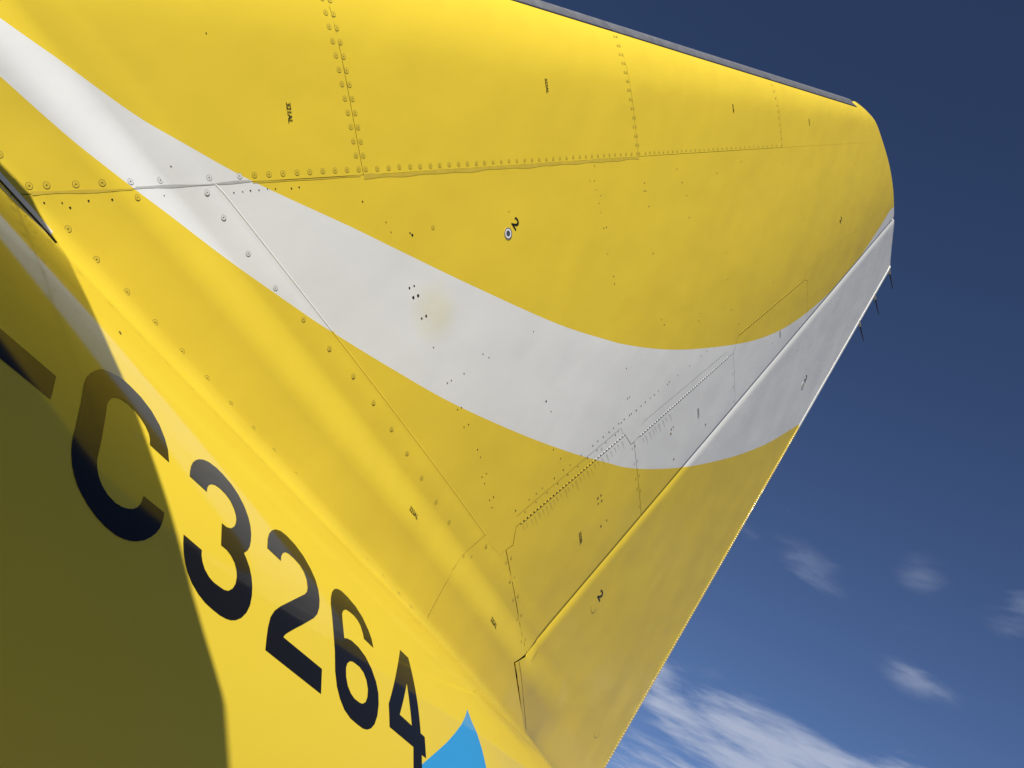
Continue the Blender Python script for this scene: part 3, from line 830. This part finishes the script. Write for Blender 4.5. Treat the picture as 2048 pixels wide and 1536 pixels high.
# round fittings
def ringfit(u, v, fn, par, radii, ms, name):
    x, z = UF(u, v, fn)
    bm = bmesh.new(); n = 24; F_ = frame(fn, x, z, 0.0006)
    prev = [bm.verts.new(F_ @ Vector((radii[0] * math.cos(2 * math.pi * i / n), radii[0] * math.sin(2 * math.pi * i / n), -0.0006))) for i in range(n)]
    for k, rr in enumerate(radii):
        cur = [bm.verts.new(F_ @ Vector((rr * math.cos(2 * math.pi * i / n), rr * math.sin(2 * math.pi * i / n), 0.001))) for i in range(n)]
        for i in range(n):
            f = bm.faces.new((prev[i], prev[(i + 1) % n], cur[(i + 1) % n], cur[i])); f.material_index = k
        prev = cur
    f = bm.faces.new(prev); f.material_index = len(radii)
    return bmobj(name, bm, par, ms)
ringfit(1016, 467, Y, fin, [0.026, 0.025, 0.021, 0.013, 0.006], [m_seal, m_sealw, m_ink, m_wht, m_ink, m_steel], 'lifting_point_plug')
ringfit(1188, 1214, YR, rud, [0.030, 0.0275], [m_grime, m_grime, m_yel], 'rudder_plug')
ringfit(1195, 1463, YR, rud, [0.036, 0.033, 0.014], [m_grime, m_grime, m_yel, m_grime], 'rudder_plug')
ringfit(1605.5, 771, YR, rud, [0.030, 0.028], [m_sealw, m_sealw, m_sealw], 'rudder_plug')

# sealant smears along the front spar seam
def strip(name, pts, w, fn, par, m, off=0.0006, jit=0.0):
    pts = densify(pts, 0.03, False); V = []; F = []
    for i, (x, z) in enumerate(pts):
        a = pts[max(0, i - 1)]; b = pts[min(len(pts) - 1, i + 1)]
        d = np.array([b[0] - a[0], b[1] - a[1]]); d /= np.linalg.norm(d); nn = np.array([-d[1], d[0]])
        ww = w * (1 + jit * (0.6 * math.sin(i * 0.9 + x * 7) + 0.4 * math.sin(i * 0.37 + 2))); sh = w * jit * 0.3 * math.sin(i * 0.53 + 1)
        for s in (-1, 1):
            q = np.array([x, z]) + nn * (s * ww / 2 + sh)
            V.append((q[0], -(fn(q[0], q[1]) + off), q[1]))
    for i in range(len(pts) - 1): F.append((2 * i, 2 * i + 2, 2 * i + 3, 2 * i + 1))
    me = bpy.data.meshes.new(name); me.from_pydata(V, [], F); me.polygons.foreach_set('use_smooth', [True] * len(F))
    return link(name, me, par, [m])
sp_off = lambda pts, d: [(x + d, z - d * 0.6) for x, z in pts]
strip('sealant_smear', sp_off(SPAR[4:7], 0.006), 0.014, Y, fin, m_seal, jit=0.4)
strip('sealant_smear', sp_off([SPAR[0], UF(265, 378)], 0.000), 0.008, Y, fin, m_seal, jit=0.6)
strip('sealant_smear', sp_off(UL([(272, 377.5), (350, 373), (430, 368), (500, 363.5)]), -0.001), 0.007, Y, fin, m_sealw, jit=0.7)
strip('sealant_smear', sp_off(UL([(505, 363), (600, 357.5), (720, 350)]), 0.003), 0.004, Y, fin, m_seal, jit=0.5)

# dark open joint at the foot of the fairing
def foot(u, v):
    d = ray(u, v); P = march(lambda P: max(-fimp(P), (P[1] + Y(P[0], P[2])) if P[2] > -0.06 else -9), d); return Vector(P)
bm = bmesh.new(); prv = None
for k in range(-14, 21):
    u = 112 * k / 20.0; v = 362 + 123 * k / 20.0
    P = foot(u, v)
    if prv is not None: tube(bm, prv, P, 0.0032, n=6, cap=False)
    prv = P
bmobj('foot_joint', bm, fin, [m_dark])
strip('foot_reflection', UL([(-70, 274), (0, 351), (60, 417), (104, 466)]), 0.016, Y, fin, m_footw, 0.0008)  # strip painted pale where the fairing foot mirrors white
fus_decal('paint_chip', [(237, 662), (240, 663), (243, 668), (241, 669)], [], m_ink)
# piano hinges of the access panels
def hinge(a, b, pitch=0.026, w=0.0065):
    A = UF(*a); B = UF(*b); ln = math.hypot(B[0] - A[0], B[1] - A[1]); n = int(ln / pitch)
    bm = bmesh.new(); ang = math.atan2(B[1] - A[1], B[0] - A[0])
    for i in range(n):
        t = (i + 0.5) / n; x = A[0] + (B[0] - A[0]) * t; z = A[1] + (B[1] - A[1]) * t
        F_ = frame(Y, x, z, 0.0)
        d3 = Vector((math.cos(ang), 0, math.sin(ang))); zz = F_.to_3x3() @ Vector((0, 0, 1)); d3 = (d3 - zz * d3.dot(zz)).normalized()
        m_ = Matrix((d3, zz.cross(d3), zz)).transposed().to_4x4(); m_.translation = F_.translation
        k = len(bm.faces)
        box(bm, (-pitch * 0.28, -w / 2, -0.001), (pitch * 0.26, w / 2, 0.0010), m_)
        bm.faces.ensure_lookup_table()
        if inside((x, z), BAND):
            for f in bm.faces[k:]: f.material_index = 1
    o = bmobj('piano_hinge', bm, fin, [m_yel, m_wht])
    strip('hinge_gap', [A, B], 0.0055, Y, fin, m_dark, off=0.0008)
hinge((1041, 1048), (1249, 870)); hinge((1280, 872), (1457, 714)); hinge((1479, 669), (1607, 561))
strip('doubler_edge', UL([(1033, 1032), (1172, 915)]), 0.0022, Y, fin, m_seal, 0.0006)
strip('doubler_edge', UL([(1172, 915), (1242, 856), (1247, 870)]), 0.0022, Y, fin, m_sealw, 0.0006)
strip('rudder_edge_line', UL([(1038, 1322), (1046, 1390), (1052, 1458)], YR), 0.003, YR, rud, m_grime, 0.0006)
strip('doubler_edge', UL([(1283, 850), (1288, 842), (1453, 704)]), 0.002, Y, fin, m_sealw, 0.0006)

# grime washed down from the hinges
m_str = mat('grime_streak', (0.16, 0.14, 0.10), 0.7)
m_str.node_tree.nodes['Principled BSDF'].inputs['Alpha'].default_value = 0.16
bm = bmesh.new()
for (a, b, n) in [((1046, 1050), (1250, 876), 27), ((1284, 876), (1345, 822), 9)]:
    for i in range(n):
        t = (i + random.uniform(-0.2, 0.2)) / n
        u = a[0] + (b[0] - a[0]) * t; v = a[1] + (b[1] - a[1]) * t; ln_ = random.uniform(9, 20); w_ = random.uniform(1.3, 2.4)
        q = [UF(u - w_, v + 1), UF(u + w_, v + 0.5), UF(u + w_ * 0.3 + ln_ * 0.3, v + ln_), UF(u - w_ * 0.3 + ln_ * 0.3, v + ln_)]
        bm.faces.new([bm.verts.new((x, -(Y(x, z) + 0.0007), z)) for x, z in q])
so_ = bmobj('grime_streaks', bm, fin, [m_str]); so_['kind'] = 'stuff'
# --- stencils
def text(s, a, b, fn, par, cap=None):
    cu = bpy.data.curves.new('stencil', 'FONT'); cu.body = s; cu.size = 1.0; cu.offset = 0.014
    to = bpy.data.objects.new('stencil', cu); COL.objects.link(to)
    dg = bpy.context.evaluated_depsgraph_get(); me0 = bpy.data.meshes.new_from_object(to.evaluated_get(dg))
    bpy.data.objects.remove(to)
    xs = [v.co.x for v in me0.vertices]; x0, x1 = min(xs), max(xs)
    A = Vector((UF(*a, fn)[0], 0, UF(*a, fn)[1])); B = Vector((UF(*b, fn)[0], 0, UF(*b, fn)[1]))
    d = B - A; ln = d.length; d.normalize(); up = Vector((-d.z, 0, d.x))
    k = ln / (x1 - x0); kc = k if cap is None else cap / 0.7
    for v in me0.vertices:
        p = A + d * ((v.co.x - x0) * k) + up * (v.co.y * kc)
        v.co = (p.x, -(fn(p.x, p.z) + 0.0012), p.z)
    me0.materials.clear()
    return link('stencil', me0, par, [m_ink])
text('321AL', (571.5, 205), (577, 246), Y, fin)
text('322AL', (1089, 156.5), (1093, 186.5), Y, fin)
text('322BL', (1464, 208), (1466.5, 226.5), Y, fin)
text('322CL', (1617, 237), (1618.5, 252.5), Y, fin)
text('323AL', (818.5, 1019), (834, 1039), Y, fin)
text('325AL', (981, 1240), (991.5, 1257), Y, fin)
text('325BL', (1157.5, 1066), (1160, 1090), Y, fin)
text('325CL', (1394.5, 818), (1396, 837), Y, fin)
text('325DL', (1559, 662.5), (1559.6, 677), Y, fin)
text('2', (1022, 446), (1031, 461), Y, fin, 0.045)
text('2', (1194, 1192), (1199, 1203), YR, rud, 0.05)
text('2', (1608.5, 759), (1610.5, 765), YR, rud, 0.05)
text('2', (1679, 441), (1681, 447), Y, fin, 0.045)


m_hs = mat('grey_stabilizer_paint', (0.30, 0.30, 0.29), 0.3)
# --- horizontal stabilizers (below the frame)
for sgn in (-1, 1):
    rws = []
    for k in range(13):
        t = k / 12.0; yy = 0.7 + t * 5.5; ch = 3.3 - 1.9 * t; x0 = 3.05 + 3.0 * t; z0 = -1.25 + 0.55 * t; r = []
        for j in range(41):
            a = j / 40.0 * 2 * math.pi; u = 0.5 * (1 + math.cos(a)); th = 0.5 * (.2969 * math.sqrt(u) - .126 * u - .3516 * u * u + .2843 * u ** 3 - .1036 * u ** 4)
            r.append(Vector((x0 + u * ch, sgn * yy, z0 + ch * th * (1 if a <= math.pi else -1))))
        rws.append(r)
    hs = grid_mesh('horizontal_stabilizer', rws, plane, [m_hs])

# ------------------------------------------------------------------ work platform the view is taken from, with an added sheet to cast the fuselage shadow
def shadow_pt(u, v):
    d = ray(u, v)
    def g_(P):
        return max(-fimp(P), (P[1] + Y(P[0], P[2])) if P[2] > -0.2 else -9)
    return Vector(march(g_, d))
SHP = [(0, 326), (60, 388), (115, 485), (154, 555), (191, 633), (222, 702), (244, 750), (270, 818), (301, 903), (325, 972), (342, 1025), (362, 1096), (386, 1189), (410, 1271), (431, 1339), (446, 1390), (451, 1414), (455, 1466), (460, 1536)]
c0 = Vector((1.9, -1.0, -0.5)) + SUN * 1.6                    # the added sheet hangs 1.6 m up-sun of the fuselage
ex = Vector((0, 0, 1)).cross(SUN).normalized(); ey = SUN.cross(ex)
edge2 = []
for p in SHP:
    P = shadow_pt(*p); w = P - c0; edge2.append((w.dot(ex), w.dot(ey)))
def sh(a, b): return c0 + ex * a + ey * b
outl = edge2[2:] + [(edge2[-1][0] + 0.04, edge2[-1][1] - 0.03), (0.33, -0.95), (0.0, -0.95), (-0.45, -0.62), (-0.90, -0.25), (-0.96, 0.21), edge2[0], edge2[1]]  # outline shaped so the added sheet casts the wanted shadow edge
m_can = mat('canvas', (0.10, 0.11, 0.09), 0.9, var=(9, 0.2))
m_alu = mat('scaffold_tube', (0.45, 0.45, 0.44), 0.4, metal=0.8)
m_ply = mat('plywood', (0.30, 0.21, 0.12), 0.8, var=(6, 0.25))
plat = empty('work_platform', 'unseen tubular scaffold platform with plank deck and added sheet to shade the fuselage', 'scaffold')
plat.location = (0, 0, 0)
bm = bmesh.new()
fa = [bm.verts.new(sh(a, b)) for a, b in outl]; fb = [bm.verts.new(sh(a, b) + SUN * 0.004) for a, b in outl]
bm.faces.new(fa); bm.faces.new(list(reversed(fb)))
for i in range(len(outl)): bm.faces.new((fa[i], fa[(i + 1) % len(fa)], fb[(i + 1) % len(fa)], fb[i]))
bmobj('shadow_sheet', bm, plat, [m_can])
def pole(name, a, b, r=0.024):
    bm = bmesh.new(); tube(bm, a, b, r, n=14); return bmobj(name, bm, plat, [m_alu], False)
DZ = -2.36
pole('sheet_pole', (sh(0.31, -0.93).x, sh(0.31, -0.93).y, DZ), sh(0.31, -0.93) + SUN * 0.03)
pole('sheet_strut', (-0.35, -2.2, DZ), sh(-0.4, 0.12) + SUN * 0.03)
pole('sheet_rail', sh(-0.88, -0.23) + SUN * 0.028, sh(0.31, -0.93) + SUN * 0.028, 0.018)
pole('sheet_rail', sh(0.31, -0.93) + SUN * 0.028, sh(0.31, -0.22) + SUN * 0.028, 0.018)
for i in range(6):
    bm = bmesh.new(); box(bm, (-1.5, -3.6 + i * 0.275, DZ - 0.04), (1.6, -3.6 + i * 0.275 + 0.262, DZ))
    bmobj('deck_plank', bm, plat, [m_ply])
for x in (-1.45, 1.55):
    for y in (-3.62, -1.98):
        pole('standard', (x, y, GZ), (x, y, DZ - 0.04 if y > -2 else DZ + 1.05))
    pole('transom', (x, -3.62, DZ - 0.07), (x, -1.98, DZ - 0.07))
    pole('transom', (x, -3.62, GZ + 0.4), (x, -1.98, GZ + 0.4))
for z in (DZ + 0.5, DZ + 1.03, GZ + 0.4): pole('guard_rail', (-1.45, -3.62, z), (1.55, -3.62, z))
pole('ledger', (-1.45, -1.98, GZ + 0.4), (1.55, -1.98, GZ + 0.4))
pole('brace', (-1.45, -3.64, GZ + 0.4), (1.55, -3.64, DZ - 0.1))
pole('brace', (1.55, -2.0, GZ + 0.4), (-1.45, -2.0, DZ - 0.1))
